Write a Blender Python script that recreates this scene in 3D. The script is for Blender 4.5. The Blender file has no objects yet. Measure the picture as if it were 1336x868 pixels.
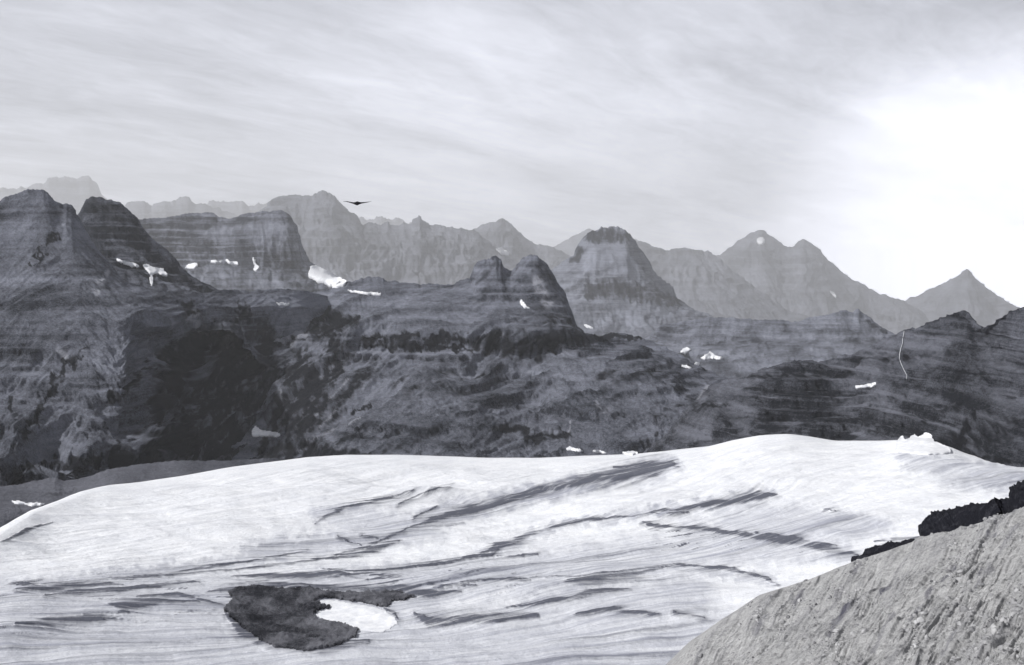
import bpy, math, random
import numpy as np
from mathutils import Vector
from mathutils.bvhtree import BVHTree

random.seed(7)
C = bpy.context.scene.collection
SC = bpy.context.scene

# ------------------------------------------------------------------ camera
W, H = 1336.0, 868.0
F = 1432.0                       # focal length in photo pixels
CAMZ = 2400.0
PITCH = math.atan((434 - 330) / F)
cam = bpy.data.cameras.new("camera"); co = bpy.data.objects.new("camera", cam); C.objects.link(co)
cam.sensor_width = 36; cam.lens = 36 * F / W
cam.clip_start = 0.5; cam.clip_end = 300000
co.location = (0, 0, CAMZ); co.rotation_euler = (math.radians(90) - PITCH, 0, 0)
SC.camera = co

# ------------------------------------------------------------------ light, sky, exposure
SUN_EL, SUN_AZ = math.radians(41), math.radians(-100)      # azimuth, negative = to the left of the view direction (+Y)
w = bpy.data.worlds.new("World"); SC.world = w; w.use_nodes = True
nt = w.node_tree; nt.nodes.clear(); N = nt.nodes.new; L = nt.links.new
def vmath(nt, op, a, b=None):
    n = nt.nodes.new('ShaderNodeVectorMath'); n.operation = op
    for i, s in enumerate((a, b)):
        if s is None: continue
        if hasattr(s, 'is_linked'): nt.links.new(s, n.inputs[i])
        else: n.inputs[i].default_value = s
    return n
def fmath(nt, op, a, b=None, c=None, clamp=False):
    n = nt.nodes.new('ShaderNodeMath'); n.operation = op; n.use_clamp = clamp
    for i, s in enumerate((a, b, c)):
        if s is None: continue
        if hasattr(s, 'is_linked'): nt.links.new(s, n.inputs[i])
        else: n.inputs[i].default_value = s
    return n.outputs[0]
def mixc(nt, f, a, b):
    n = nt.nodes.new('ShaderNodeMix'); n.data_type = 'RGBA'
    for s, k in ((f, 0), (a, 6), (b, 7)):
        if hasattr(s, 'is_linked'): nt.links.new(s, n.inputs[k])
        else: n.inputs[k].default_value = s if k == 0 else (*s, 1)
    return n.outputs[2]
def maprange(nt, v, a, b, c=0.0, d=1.0, smooth=False):
    n = nt.nodes.new('ShaderNodeMapRange')
    if smooth: n.interpolation_type = 'SMOOTHSTEP'
    nt.links.new(v, n.inputs[0])
    for i, x in enumerate((a, b, c, d)): n.inputs[i + 1].default_value = x
    return n.outputs[0]
def noise(nt, vec, scale, detail=6, rough=0.55, dist=0.0, typ=None):
    n = nt.nodes.new('ShaderNodeTexNoise'); n.inputs['Scale'].default_value = scale
    n.inputs['Detail'].default_value = detail; n.inputs['Roughness'].default_value = rough
    n.inputs['Distortion'].default_value = dist
    if typ: n.noise_type = typ
    nt.links.new(vec, n.inputs['Vector']); return n.outputs[0]

tc = N('ShaderNodeTexCoord'); sep = N('ShaderNodeSeparateXYZ'); L(tc.outputs['Generated'], sep.inputs[0])
dx, dy, dz = sep.outputs
den = fmath(nt, 'ADD', fmath(nt, 'MAXIMUM', dz, 0.0), 0.12)
cx_ = fmath(nt, 'DIVIDE', dx, den); cy_ = fmath(nt, 'DIVIDE', dy, den)
A = math.radians(34)                                     # the cirrus runs towards the right horizon
al = fmath(nt, 'ADD', fmath(nt, 'MULTIPLY', cx_, math.sin(A)), fmath(nt, 'MULTIPLY', cy_, math.cos(A)))
ac = fmath(nt, 'SUBTRACT', fmath(nt, 'MULTIPLY', cx_, math.cos(A)), fmath(nt, 'MULTIPLY', cy_, math.sin(A)))
cmb = N('ShaderNodeCombineXYZ'); L(fmath(nt, 'MULTIPLY', al, 0.30), cmb.inputs[0]); L(ac, cmb.inputs[1])
n1 = noise(nt, cmb.outputs[0], 3.4, 8, 0.6, 0.7)
cmb2 = N('ShaderNodeCombineXYZ'); L(fmath(nt, 'MULTIPLY', al, 0.5), cmb2.inputs[0]); L(ac, cmb2.inputs[1])
n2 = noise(nt, cmb2.outputs[0], 1.1, 4, 0.5, 0.4)
off = vmath(nt, 'ADD', tc.outputs['Generated'], (5.3, 1.7, 2.2)); n3 = noise(nt, off.outputs[0], 3.2, 3, 0.5)
cl = fmath(nt, 'ADD', fmath(nt, 'MULTIPLY', maprange(nt, n1, 0.33, 0.67), 0.42), fmath(nt, 'MULTIPLY', maprange(nt, n2, 0.35, 0.65), 0.38))
cl = fmath(nt, 'ADD', cl, fmath(nt, 'MULTIPLY', maprange(nt, n3, 0.35, 0.65), 0.24))
n4 = noise(nt, cmb2.outputs[0], 9.0, 5, 0.65, 1.2); cl = fmath(nt, 'ADD', cl, fmath(nt, 'MULTIPLY', fmath(nt, 'SUBTRACT', n4, 0.5), 0.6))
def dirpix(px, py):
    X = (px - W / 2) / F; Z = -(py - H / 2) / F; cp, sp = math.cos(PITCH), math.sin(PITCH)
    return Vector((X, cp + Z * sp, -sp + Z * cp)).normalized()
gl = vmath(nt, 'DOT_PRODUCT', tc.outputs['Generated'], tuple(dirpix(1345, 430))).outputs['Value']
glow = maprange(nt, gl, 0.962, 1.0, 0, 1, True)
gm = vmath(nt, 'DOT_PRODUCT', tc.outputs['Generated'], tuple(dirpix(760, 190))).outputs['Value']
mid = maprange(nt, gm, 0.94, 1.0, 0, 1, True)
sky = N('ShaderNodeTexSky'); sky.sky_type = 'NISHITA'; sky.sun_disc = False
sky.sun_elevation = SUN_EL; sky.sun_rotation = SUN_AZ; sky.altitude = 2400; sky.dust_density = 2
skys = vmath(nt, 'SCALE', sky.outputs[0]); skys.inputs['Scale'].default_value = 0.07
bri = fmath(nt, 'ADD', fmath(nt, 'MULTIPLY', cl, 0.72), 0.42)
bri = fmath(nt, 'ADD', bri, fmath(nt, 'MULTIPLY', glow, 2.0))
bri = fmath(nt, 'ADD', bri, fmath(nt, 'MULTIPLY', mid, 0.20))
# the veil thins towards the zenith
bri = fmath(nt, 'MULTIPLY', bri, maprange(nt, dz, 0.03, 0.45, 1.0, 0.28, True))
cc = vmath(nt, 'SCALE', (0.955, 0.975, 1.08)); L(bri, cc.inputs['Scale'])
veil = mixc(nt, 0.90, skys.outputs[0], cc.outputs[0])
bg = N('ShaderNodeBackground'); L(veil, bg.inputs[0]); bg.inputs[1].default_value = 1.0
wo = N('ShaderNodeOutputWorld'); L(bg.outputs[0], wo.inputs[0])

sun = bpy.data.lights.new("sun", 'SUN'); sun.energy = 4.6; sun.angle = math.radians(1.0); sun.color = (1, 0.985, 0.96)
so = bpy.data.objects.new("sun", sun); C.objects.link(so)
sd = Vector((math.sin(SUN_AZ) * math.cos(SUN_EL), math.cos(SUN_AZ) * math.cos(SUN_EL), math.sin(SUN_EL)))
so.rotation_euler = (-sd).to_track_quat('-Z', 'Y').to_euler(); so.location = (200, -50, CAMZ + 300)
SC.view_settings.view_transform = 'Standard'; SC.view_settings.look = 'None'
SC.view_settings.exposure = 0.18; SC.view_settings.gamma = 1
SC.render.engine = 'CYCLES'; SC.cycles.volume_bounces = 1

# ------------------------------------------------------------------ numpy noise
RNG = np.random.default_rng(11)
PERM = RNG.permutation(4096).astype(np.int64); VAL = RNG.random(4096) * 2 - 1
def vn2(x, y, seed=0):
    xi = np.floor(x).astype(np.int64); yi = np.floor(y).astype(np.int64); fx = x - xi; fy = y - yi
    fx = fx * fx * fx * (fx * (fx * 6 - 15) + 10); fy = fy * fy * fy * (fy * (fy * 6 - 15) + 10)
    def h(a, b): return VAL[(PERM[(PERM[(a + seed * 131) & 4095] + b) & 4095])]
    a = h(xi, yi); b = h(xi + 1, yi); c = h(xi, yi + 1); d = h(xi + 1, yi + 1)
    return (a * (1 - fx) + b * fx) * (1 - fy) + (c * (1 - fx) + d * fx) * fy
def fbm2(x, y, o=5, seed=0, gain=0.5):
    s = 0; a = 1; t = 0
    for i in range(o):
        s = s + a * vn2(x, y, seed + i * 7); t += a; a *= gain
        x, y = 1.9 * x + 0.7 * y + 3.1, -0.7 * x + 1.9 * y + 1.7
    return s / t
def ridg2(x, y, o=5, seed=0, gain=0.5, lac=2.03):
    s = 0; a = 1; t = 0
    for i in range(o):
        n = 1 - np.abs(vn2(x, y, seed + i * 7)) * 1.6
        s = s + a * n; t += a; a *= gain; x = x * lac + 5.2; y = y * lac + 1.3
    return s / t - 0.45
def sstep(a, b, x):
    t = np.clip((x - a) / (b - a), 0, 1); return t * t * (3 - 2 * t)

def P(px, py, R):
    """world point(s) seen in the direction of photo pixel (px,py) at horizontal distance R"""
    X = (px - W / 2) / F; Z = -(py - H / 2) / F; cp, sp = math.cos(PITCH), math.sin(PITCH)
    Y = cp + Z * sp; Zz = -sp + Z * cp; h = np.sqrt(X * X + Y * Y)
    return np.stack([X / h * R, Y / h * R, CAMZ + Zz / h * R], -1)
def pixel_of(p):
    cp, sp = math.cos(PITCH), math.sin(PITCH); z = p[..., 2] - CAMZ
    fw = p[..., 1] * cp - z * sp; up = p[..., 1] * sp + z * cp; fw = np.maximum(fw, 1)
    return W / 2 + F * p[..., 0] / fw, H / 2 - F * up / fw

def stroke_mask(px, py, strokes, warp=0.0, seed=50, soft=0.45):
    """strokes: list of [(x,y,w),...] polylines of varying half-width"""
    if warp:
        wx = fbm2(px / 9, py / 9, 4, seed) * warp; wy = fbm2(px / 9, py / 9, 4, seed + 3) * warp
        px = px + wx; py = py + wy
    m = np.zeros_like(px)
    for st in strokes:
        for (x0, y0, w0), (x1, y1, w1) in zip(st[:-1], st[1:]):
            ww = max(w0, w1) * (1.1 + soft) + 3
            sel = (px > min(x0, x1) - ww) & (px < max(x0, x1) + ww) & (py > min(y0, y1) - ww) & (py < max(y0, y1) + ww)
            if not sel.any(): continue
            qx = px[sel]; qy = py[sel]; ex, ey = x1 - x0, y1 - y0
            t = np.clip(((qx - x0) * ex + (qy - y0) * ey) / (ex * ex + ey * ey + 1e-6), 0, 1)
            d = np.hypot(qx - x0 - t * ex, qy - y0 - t * ey); wd = w0 + (w1 - w0) * t
            k = 1 - sstep(wd * (1 - soft), wd * (1 + soft) + 0.3, d)
            m[sel] = np.maximum(m[sel], k)
    return m

# ------------------------------------------------------------------ tagging
def tag(o, label=None, cat=None, kind=None, group=None):
    if label: o['label'] = label
    if cat: o['category'] = cat
    if kind: o['kind'] = kind
    if group: o['group'] = group
    return o
def mesh_grid(name, G, mat, attrs=None, uvr=None):
    nv, nu = G.shape[:2]; me = bpy.data.meshes.new(name)
    me.vertices.add(nv * nu); me.vertices.foreach_set('co', G.reshape(-1, 3).astype(np.float32).ravel())
    idx = np.arange(nv * nu).reshape(nv, nu)
    q = np.stack([idx[:-1, :-1], idx[1:, :-1], idx[1:, 1:], idx[:-1, 1:]], -1).reshape(-1, 4)
    me.loops.add(q.size); me.polygons.add(len(q))
    me.loops.foreach_set('vertex_index', q.ravel().astype(np.int32))
    me.polygons.foreach_set('loop_start', np.arange(0, q.size, 4, dtype=np.int32))
    me.update(calc_edges=True); me.validate()
    me.polygons.foreach_set('use_smooth', np.ones(len(me.polygons), bool))
    if attrs is not None:
        a = me.color_attributes.new('cover', 'FLOAT_COLOR', 'POINT')
        a.data.foreach_set('color', np.concatenate([attrs, np.ones(attrs.shape[:2] + (1,))], -1).astype(np.float32).ravel())
    me.materials.append(mat)
    o = bpy.data.objects.new(name, me); C.objects.link(o); return o

# ------------------------------------------------------------------ materials
def newmat(name):
    m = bpy.data.materials.new(name); m.use_nodes = True; b = m.node_tree.nodes['Principled BSDF']
    b.inputs['Roughness'].default_value = 0.95; b.inputs['Specular IOR Level'].default_value = 0.1
    return m, m.node_tree, b
def rockmat(name, dark=(.022, .025, .035), light=(.25, .264, .32), forest_shade=(.010, .011, .016), talus=(.34, .35, .40),
            scale=1.0, bump=1.0, strata=1.0, speck=1.0):
    """Sedimentary rock: beds by height, streaks of scree, dark conifer cover where the 'cover' attribute says so."""
    m, t, b = newmat(name); tc = t.nodes.new('ShaderNodeTexCoord'); O = tc.outputs['Object']
    at = t.nodes.new('ShaderNodeAttribute'); at.attribute_name = 'cover'
    sp = t.nodes.new('ShaderNodeSeparateColor'); t.links.new(at.outputs['Color'], sp.inputs[0])
    mp = t.nodes.new('ShaderNodeMapping'); mp.inputs['Scale'].default_value = (0.0012 * scale, 0.0012 * scale, 0.035 * scale); t.links.new(O, mp.inputs[0])
    beds = noise(t, mp.outputs[0], 1.0, 6, 0.65, 0.25)
    big = noise(t, O, 0.0035 * scale, 8, 0.62, 0.3)
    med = noise(t, O, 0.03 * scale, 6, 0.7)
    fine = noise(t, O, 0.16 * scale, 4, 0.75)
    v = fmath(t, 'ADD', fmath(t, 'MULTIPLY', maprange(t, beds, 0.35, 0.65), 0.33 * strata), fmath(t, 'MULTIPLY', maprange(t, big, 0.32, 0.68), 0.35))
    v = fmath(t, 'ADD', v, fmath(t, 'MULTIPLY', maprange(t, med, 0.3, 0.7), 0.42))
    v = fmath(t, 'ADD', v, fmath(t, 'MULTIPLY', fmath(t, 'SUBTRACT', fine, 0.5), 1.5 * speck))
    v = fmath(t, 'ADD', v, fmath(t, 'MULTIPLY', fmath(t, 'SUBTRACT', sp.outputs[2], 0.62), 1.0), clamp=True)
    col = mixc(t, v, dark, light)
    tal = fmath(t, 'MULTIPLY', sp.outputs[1], maprange(t, med, 0.25, 0.5), clamp=True)
    col = mixc(t, tal, col, talus)
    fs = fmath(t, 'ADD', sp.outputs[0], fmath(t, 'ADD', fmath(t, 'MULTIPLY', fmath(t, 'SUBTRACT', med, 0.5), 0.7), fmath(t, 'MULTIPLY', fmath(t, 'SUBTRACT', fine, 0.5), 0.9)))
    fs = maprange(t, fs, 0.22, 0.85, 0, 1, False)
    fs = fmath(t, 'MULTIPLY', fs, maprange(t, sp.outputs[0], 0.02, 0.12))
    col = mixc(t, fs, col, forest_shade)
    t.links.new(col, b.inputs['Base Color'])
    bp = t.nodes.new('ShaderNodeBump'); bp.inputs['Strength'].default_value = 1.0 * bump; bp.inputs['Distance'].default_value = 20 / scale
    h = fmath(t, 'ADD', fmath(t, 'MULTIPLY', med, 1.0), fmath(t, 'ADD', fmath(t, 'MULTIPLY', fine, 0.55), fmath(t, 'MULTIPLY', beds, 0.9 * strata)))
    t.links.new(h, bp.inputs['Height']); t.links.new(bp.outputs[0], b.inputs['Normal'])
    return m
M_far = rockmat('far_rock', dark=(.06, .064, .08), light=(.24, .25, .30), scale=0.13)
M_rock = rockmat('bedded_rock')
M_cliff = rockmat('headwall_rock', dark=(.016, .018, .025), light=(.22, .23, .275), scale=1.5, strata=1.9, bump=1.3)
M_moraine = rockmat('moraine_gravel', dark=(.05, .053, .066), light=(.19, .195, .23), strata=0.15, scale=2.0)
M_dark = rockmat('dark_rubble', dark=(.02, .021, .028), light=(.20, .203, .23), strata=0.2, scale=4.0, speck=1.4)

def glaciermat():
    m, t, b = newmat('glacier_ice'); tc = t.nodes.new('ShaderNodeTexCoord'); O = tc.outputs['Object']
    at = t.nodes.new('ShaderNodeAttribute'); at.attribute_name = 'cover'
    sp = t.nodes.new('ShaderNodeSeparateColor'); t.links.new(at.outputs['Color'], sp.inputs[0])
    fine = noise(t, O, 0.12, 6, 0.75); med = noise(t, O, 0.02, 6, 0.7)
    fine2 = noise(t, O, 0.5, 3, 0.7)
    base = mixc(t, maprange(t, med, 0.3, 0.7), (.70, .715, .755), (.82, .828, .85))
    fa = t.nodes.new('ShaderNodeAttribute'); fa.attribute_name = 'flow'
    stk = noise(t, fa.outputs['Vector'], 1.0, 7, 0.66, 0.4)
    gr = fmath(t, 'MULTIPLY', sp.outputs[1], maprange(t, stk, .3, .62, .45, 1.7)); gr = fmath(t, 'ADD', gr, maprange(t, stk, .45, .7, 0, .16), clamp=True)
    base = mixc(t, gr, base, (.36, .372, .43))       # dirty, melted ice
    d = fmath(t, 'MULTIPLY', sp.outputs[0], maprange(t, stk, .3, .62, .35, 1.45))
    d = fmath(t, 'ADD', d, fmath(t, 'MULTIPLY', fmath(t, 'SUBTRACT', fine, 0.5), 0.9))
    d = fmath(t, 'MULTIPLY', maprange(t, d, 0.0, 0.9, 0, .95), maprange(t, sp.outputs[0], 0.0, 0.3))
    base = mixc(t, d, base, (.075, .08, .105))                                        # rock debris
    g = fmath(t, 'ADD', fmath(t, 'MULTIPLY', fmath(t, 'SUBTRACT', fine2, 0.5), 0.6), fmath(t, 'MULTIPLY', fmath(t, 'SUBTRACT', fine, 0.5), 0.45))
    vs = vmath(t, 'SCALE', base); t.links.new(fmath(t, 'ADD', g, 1.0), vs.inputs['Scale'])
    t.links.new(vs.outputs[0], b.inputs['Base Color'])
    bp = t.nodes.new('ShaderNodeBump'); bp.inputs['Strength'].default_value = 0.6; bp.inputs['Distance'].default_value = 7
    t.links.new(fmath(t, 'ADD', fmath(t, 'MULTIPLY', fine, 0.6), fmath(t, 'MULTIPLY', sp.outputs[0], 0.4)), bp.inputs['Height'])
    t.links.new(bp.outputs[0], b.inputs['Normal']); return m
M_ice = glaciermat()
def snowmat():
    m, t, b = newmat('snow'); tc = t.nodes.new('ShaderNodeTexCoord'); n = noise(t, tc.outputs['Object'], 0.06, 5, 0.7)
    t.links.new(mixc(t, maprange(t, n, 0.3, 0.7), (.55, .565, .61), (.86, .865, .88)), b.inputs['Base Color']); return m
M_snow = snowmat()

# ------------------------------------------------------------------ lofted terrain
def smooth1(a, k):
    if k < 2: return a
    ker = np.hanning(k + 2)[1:-1]; ker /= ker.sum(); p = k // 2
    return np.convolve(np.pad(a, (p, k - 1 - p), mode='edge'), ker, 'valid')
TERR = {}
def terrain(name, label, mat, rows, sparse=(), step=1.25, vstep=1.25, gully=(120, 22), shear=0.0, strata=(18, 4), rough=8, crest=0.35,
            jag=1.0, seed=1, forest_shade=(), talus=(), fw=5, back=(0.5, 1.0), cat='mountain', ends=(0, 0), smoothR=41, bumps=None, tone=0.0, terr=1.0,
            fstr=1.0):
    """rows, top (crest) to bottom: polylines of (px, py, distance in m). A back slope is added behind the crest."""
    rows = [[(r[0][0] - 75, r[0][1] + 70, r[0][2] * 1.02)] + list(r) + [(r[-1][0] + 75, r[-1][1] + 70, r[-1][2] * 1.02)] for r in rows]   # shoulders running down at both ends
    x0, x1 = rows[0][0][0], rows[0][-1][0]
    k = float(np.interp(rows[0][1][2], [6700, 7600, 9000, 11000, 12500, 18500, 30000], [1, 1.7, 2.6, 3.5, 3.8, 3.9, 3.2]))   # true distances of the far ranges
    if k > 2.5: jag = jag * 1.8; gully = (gully[0], gully[1] * 1.6)
    rows = [[(a, b, c * k) for a, b, c in r] for r in rows]; gully = (gully[0] * k ** .8, gully[1] * k ** .85); strata = (strata[0] * k ** .8, strata[1] * k ** .7); rough *= k ** .8
    nu = int((x1 - x0) / step) + 1; xs = np.linspace(x0, x1, nu); RR = []; 
    for i, r in enumerate(rows):
        r = np.array(r, float); y = np.interp(xs, r[:, 0], r[:, 1]); R = smooth1(np.interp(xs, r[:, 0], r[:, 2]), smoothR)
        if i: y = smooth1(y, 15)
        else:
            y = smooth1(y, 3); jo = (fbm2(xs / 11, xs * 0 + seed, 5, seed, 0.68)) * jag * 4.6 + np.round(fbm2(xs / 7, xs * 0 + seed, 3, seed + 3) * 3) * jag * .5
        RR.append((y, R))
    pts = [P(xs, y, R) for y, R in RR]
    # rows of points spaced by about vstep pixels
    Gs = []; vidx = []
    Rm = float(np.mean(RR[0][1]))
    # back slope
    top = pts[0]; dirn = top[:, :2] / np.linalg.norm(top[:, :2], axis=1)[:, None]
    nb = 14; depth = back[1] * Rm * 0.22
    for k in range(nb, 0, -1):
        f = (k / nb) ** 1.6; q = top.copy(); q[:, :2] += dirn * depth * f; q[:, 2] -= depth * f * back[0] * (0.6 + 0.4 * f)
        Gs.append(q); vidx.append(-f)
    for i in range(len(pts) - 1):
        dy = np.percentile(np.abs(RR[i + 1][0] - RR[i][0]), 85); n = max(3, int(dy / vstep))
        for k in range(n + (i == len(pts) - 2)):
            f = k / n; Gs.append(pts[i] * (1 - f) + pts[i + 1] * f); vidx.append(i + f)
    G = np.array(Gs); vidx = np.array(vidx)
    below = np.maximum(np.arange(G.shape[0]) - nb, 0) * vstep; jw = np.exp(-(below / 9) ** 1.3)
    G[..., 2] -= jw[:, None] * (jo * RR[0][1] / F)[None, :]
    # round the creases between the traced lines a little
    i0 = nb
    for _ in range(3):
        G[i0 + 1:-1] = 0.25 * G[i0:-2] + 0.5 * G[i0 + 1:-1] + 0.25 * G[i0 + 2:]
    Rc = np.linalg.norm(G[..., :2], axis=-1)
    az = np.arctan2(G[..., 0], G[..., 1]); u = az * Rm
    dl = np.linalg.norm(np.diff(G, axis=0), axis=-1); v = np.concatenate([np.zeros((1, nu)), np.cumsum(dl, 0)], 0); v = v - v[nb]
    du = np.gradient(G, axis=1); dv = np.gradient(G, axis=0); nrm = np.cross(dv, du); nrm /= np.linalg.norm(nrm, axis=-1)[..., None] + 1e-9
    flip = (nrm[..., 2:3] < 0); nrm = np.where(flip, -nrm, nrm)
    # ---- relief
    lam, amp = gully
    wz = fbm2(u / lam / 2.5, v / lam / 2.5, 3, seed + 20) * 0.45
    g = ridg2((u + shear * v) / lam + wz, v / (lam * 3.2) + seed, 5, seed + 1, 0.52)
    g2 = ridg2((u + shear * v) / (lam * 0.28) + wz * 2, v / (lam * 1.1), 3, seed + 5, 0.55)
    av = np.abs(v); grow = crest + (1 - crest) * sstep(0, lam * 3.0, av)
    steep = sstep(.12, .6, 1 - nrm[..., 2]); grow = grow * (.35 + .65 * steep) * (.55 + .9 * sstep(-.35, .35, fbm2(u / (lam * 5), v / (lam * 5), 3, seed + 88)))
    D = ((g - .15) * amp * 2.1 + g2 * amp * 0.55) * grow
    D += fbm2(u / (lam * 1.7), v / (lam * 1.7), 4, seed + 9) * amp * 0.8 * grow
    r3 = fbm2(u / (rough * 4), v / (rough * 4), 5, seed + 13, 0.68) * rough * 1.25; D += r3 * (0.5 + 0.5 * grow)
    G = G + nrm * D[..., None]
    # beds: ledges and small cliffs by height
    sl, sa = strata
    zz = G[..., 2] + fbm2(u / 400, v * 0, 3, seed + 31) * sl * 0.9
    cliff = np.zeros_like(zz)
    for hb, amt in ((sl * 2.6, .62), (sl * .95, .55)):
        bw = 1.2 * fbm2(u / (lam * 6), v / (lam * 6), 3, seed + 80) + .8 * fbm2(G[..., 2] / (hb * 2.5), u / (lam * 12), 2, seed + 90) + .25 * fbm2(u / (lam * .5), v / (lam * .9), 3, seed + 83)
        q = G[..., 2] / hb + bw; fr = q - np.floor(q); am = amt * terr * sstep(-.15, .35, fbm2(u / (lam * 3), v / (lam * 1.6), 4, seed + 86) + .25 * (steep - .4)) * sstep(0, lam * .3, np.maximum(v, 0))
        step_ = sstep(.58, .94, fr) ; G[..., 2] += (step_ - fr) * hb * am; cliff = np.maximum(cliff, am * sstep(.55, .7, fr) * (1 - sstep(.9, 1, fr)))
    st = fbm2(zz / sl, u / (sl * 45), 4, seed + 33, 0.6); hor = nrm.copy(); hor[..., 2] = 0
    G = G + hor * (st * sa)[..., None]
    if bumps: G = bumps(G, xs, vidx)
    px, py = pixel_of(G)
    stk = fbm2((u + shear * v) / (lam * .22) + wz, v / (lam * .9), 4, seed + 70, .6)
    f = np.zeros_like(px)  # dark strokes: conifers and painted shade together
    if len(forest_shade):
        f = stroke_mask(px, py, forest_shade, fw * 1.6, seed + 40, soft=.85)
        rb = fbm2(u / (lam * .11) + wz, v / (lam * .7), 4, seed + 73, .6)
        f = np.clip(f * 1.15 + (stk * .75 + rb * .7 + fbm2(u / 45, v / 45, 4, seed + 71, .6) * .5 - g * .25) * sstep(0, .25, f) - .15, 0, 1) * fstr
    if len(sparse): f = np.maximum(f, np.clip(stroke_mask(px, py, sparse, fw * 2, seed + 47, soft=1.0) * .42 + (stk * .9 + fbm2(u / 30, v / 30, 4, seed + 72, .6) * .6) * stroke_mask(px, py, sparse, fw * 2, seed + 47, soft=1.0), 0, 1))
    ta = stroke_mask(px, py, talus, 2.0, seed + 44) if len(talus) else np.zeros_like(px)
    ta = ta * sstep(-.25, .3, stk + .35 * (ta - .5))
    # blue: relief-independent tone of the rock itself - beds and spurs differ in colour
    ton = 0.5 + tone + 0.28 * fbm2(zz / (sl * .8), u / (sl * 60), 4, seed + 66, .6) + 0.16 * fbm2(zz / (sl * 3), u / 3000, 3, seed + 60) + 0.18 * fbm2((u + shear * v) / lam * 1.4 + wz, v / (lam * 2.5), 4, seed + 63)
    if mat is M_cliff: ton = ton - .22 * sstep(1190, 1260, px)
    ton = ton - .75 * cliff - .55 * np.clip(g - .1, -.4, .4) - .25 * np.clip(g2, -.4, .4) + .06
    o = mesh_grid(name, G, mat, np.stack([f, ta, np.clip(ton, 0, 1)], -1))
    tag(o, label, cat, 'structure'); TERR.setdefault(name, []).append(o)
    o['_'] = 0; del o['_']
    return o

# base ground: one sheet out to the horizon, deep in the valleys
gy = np.concatenate([np.linspace(-6000, 12000, 60), np.geomspace(12500, 108000, 40)]); gx = np.linspace(-1, 1, 90)
GX = gx[None, :] * (9000 + np.abs(gy)[:, None] * 1.1); GY = np.repeat(gy[:, None], 90, 1)
GZ = CAMZ - 1500 + fbm2(GX / 3000, GY / 3000, 4, 3) * 90 - 6500 * sstep(15000, 80000, GY)
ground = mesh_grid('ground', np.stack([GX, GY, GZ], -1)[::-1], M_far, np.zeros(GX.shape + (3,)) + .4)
tag(ground, 'dark valley floor spreading far below and between all the mountains', 'ground', 'structure')

def T(*a): return list(a)
# --- farthest ranges
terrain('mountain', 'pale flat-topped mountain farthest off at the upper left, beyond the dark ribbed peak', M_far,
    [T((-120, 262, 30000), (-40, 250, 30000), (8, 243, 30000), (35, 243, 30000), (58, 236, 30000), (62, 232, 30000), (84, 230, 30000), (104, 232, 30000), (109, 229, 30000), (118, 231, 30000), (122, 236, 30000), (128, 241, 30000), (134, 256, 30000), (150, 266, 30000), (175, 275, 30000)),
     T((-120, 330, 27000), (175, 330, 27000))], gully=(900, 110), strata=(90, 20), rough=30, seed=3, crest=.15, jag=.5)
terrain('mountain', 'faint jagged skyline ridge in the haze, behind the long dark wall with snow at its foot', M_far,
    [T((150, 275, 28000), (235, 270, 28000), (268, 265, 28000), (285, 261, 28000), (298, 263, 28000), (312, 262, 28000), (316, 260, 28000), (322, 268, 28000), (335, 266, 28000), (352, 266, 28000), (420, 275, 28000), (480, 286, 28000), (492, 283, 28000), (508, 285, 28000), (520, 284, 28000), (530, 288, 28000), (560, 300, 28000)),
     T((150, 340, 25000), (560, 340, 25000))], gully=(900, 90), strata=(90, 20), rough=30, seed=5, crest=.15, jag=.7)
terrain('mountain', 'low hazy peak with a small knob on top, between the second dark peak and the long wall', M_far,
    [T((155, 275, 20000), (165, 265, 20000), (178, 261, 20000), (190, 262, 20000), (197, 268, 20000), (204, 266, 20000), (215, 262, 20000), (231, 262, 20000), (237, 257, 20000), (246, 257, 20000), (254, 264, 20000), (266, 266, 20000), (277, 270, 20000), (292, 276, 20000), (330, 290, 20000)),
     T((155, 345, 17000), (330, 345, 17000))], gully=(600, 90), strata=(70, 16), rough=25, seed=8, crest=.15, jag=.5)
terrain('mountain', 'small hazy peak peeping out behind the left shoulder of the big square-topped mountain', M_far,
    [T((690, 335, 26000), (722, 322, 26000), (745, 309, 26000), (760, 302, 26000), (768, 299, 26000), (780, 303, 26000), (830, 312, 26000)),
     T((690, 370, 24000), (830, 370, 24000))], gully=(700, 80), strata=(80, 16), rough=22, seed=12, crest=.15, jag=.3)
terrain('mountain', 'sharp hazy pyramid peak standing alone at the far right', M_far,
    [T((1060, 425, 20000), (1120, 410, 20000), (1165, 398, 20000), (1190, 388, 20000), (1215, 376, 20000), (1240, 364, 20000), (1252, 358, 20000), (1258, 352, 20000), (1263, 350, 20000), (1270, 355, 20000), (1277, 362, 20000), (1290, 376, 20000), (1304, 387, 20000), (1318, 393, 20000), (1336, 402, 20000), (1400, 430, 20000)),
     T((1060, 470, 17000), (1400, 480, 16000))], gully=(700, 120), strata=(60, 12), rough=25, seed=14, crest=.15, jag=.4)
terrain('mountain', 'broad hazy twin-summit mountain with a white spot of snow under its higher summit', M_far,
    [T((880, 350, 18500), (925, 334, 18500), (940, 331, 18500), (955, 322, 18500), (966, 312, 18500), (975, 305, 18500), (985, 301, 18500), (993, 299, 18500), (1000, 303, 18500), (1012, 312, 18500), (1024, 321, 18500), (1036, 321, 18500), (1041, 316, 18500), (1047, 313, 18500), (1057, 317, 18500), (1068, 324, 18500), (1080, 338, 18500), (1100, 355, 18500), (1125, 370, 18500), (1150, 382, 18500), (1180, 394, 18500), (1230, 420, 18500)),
     T((880, 440, 15000), (1000, 440, 15000), (1230, 470, 15000))], gully=(650, 120), strata=(60, 12), rough=22, seed=17, crest=.15, jag=.4)
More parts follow.
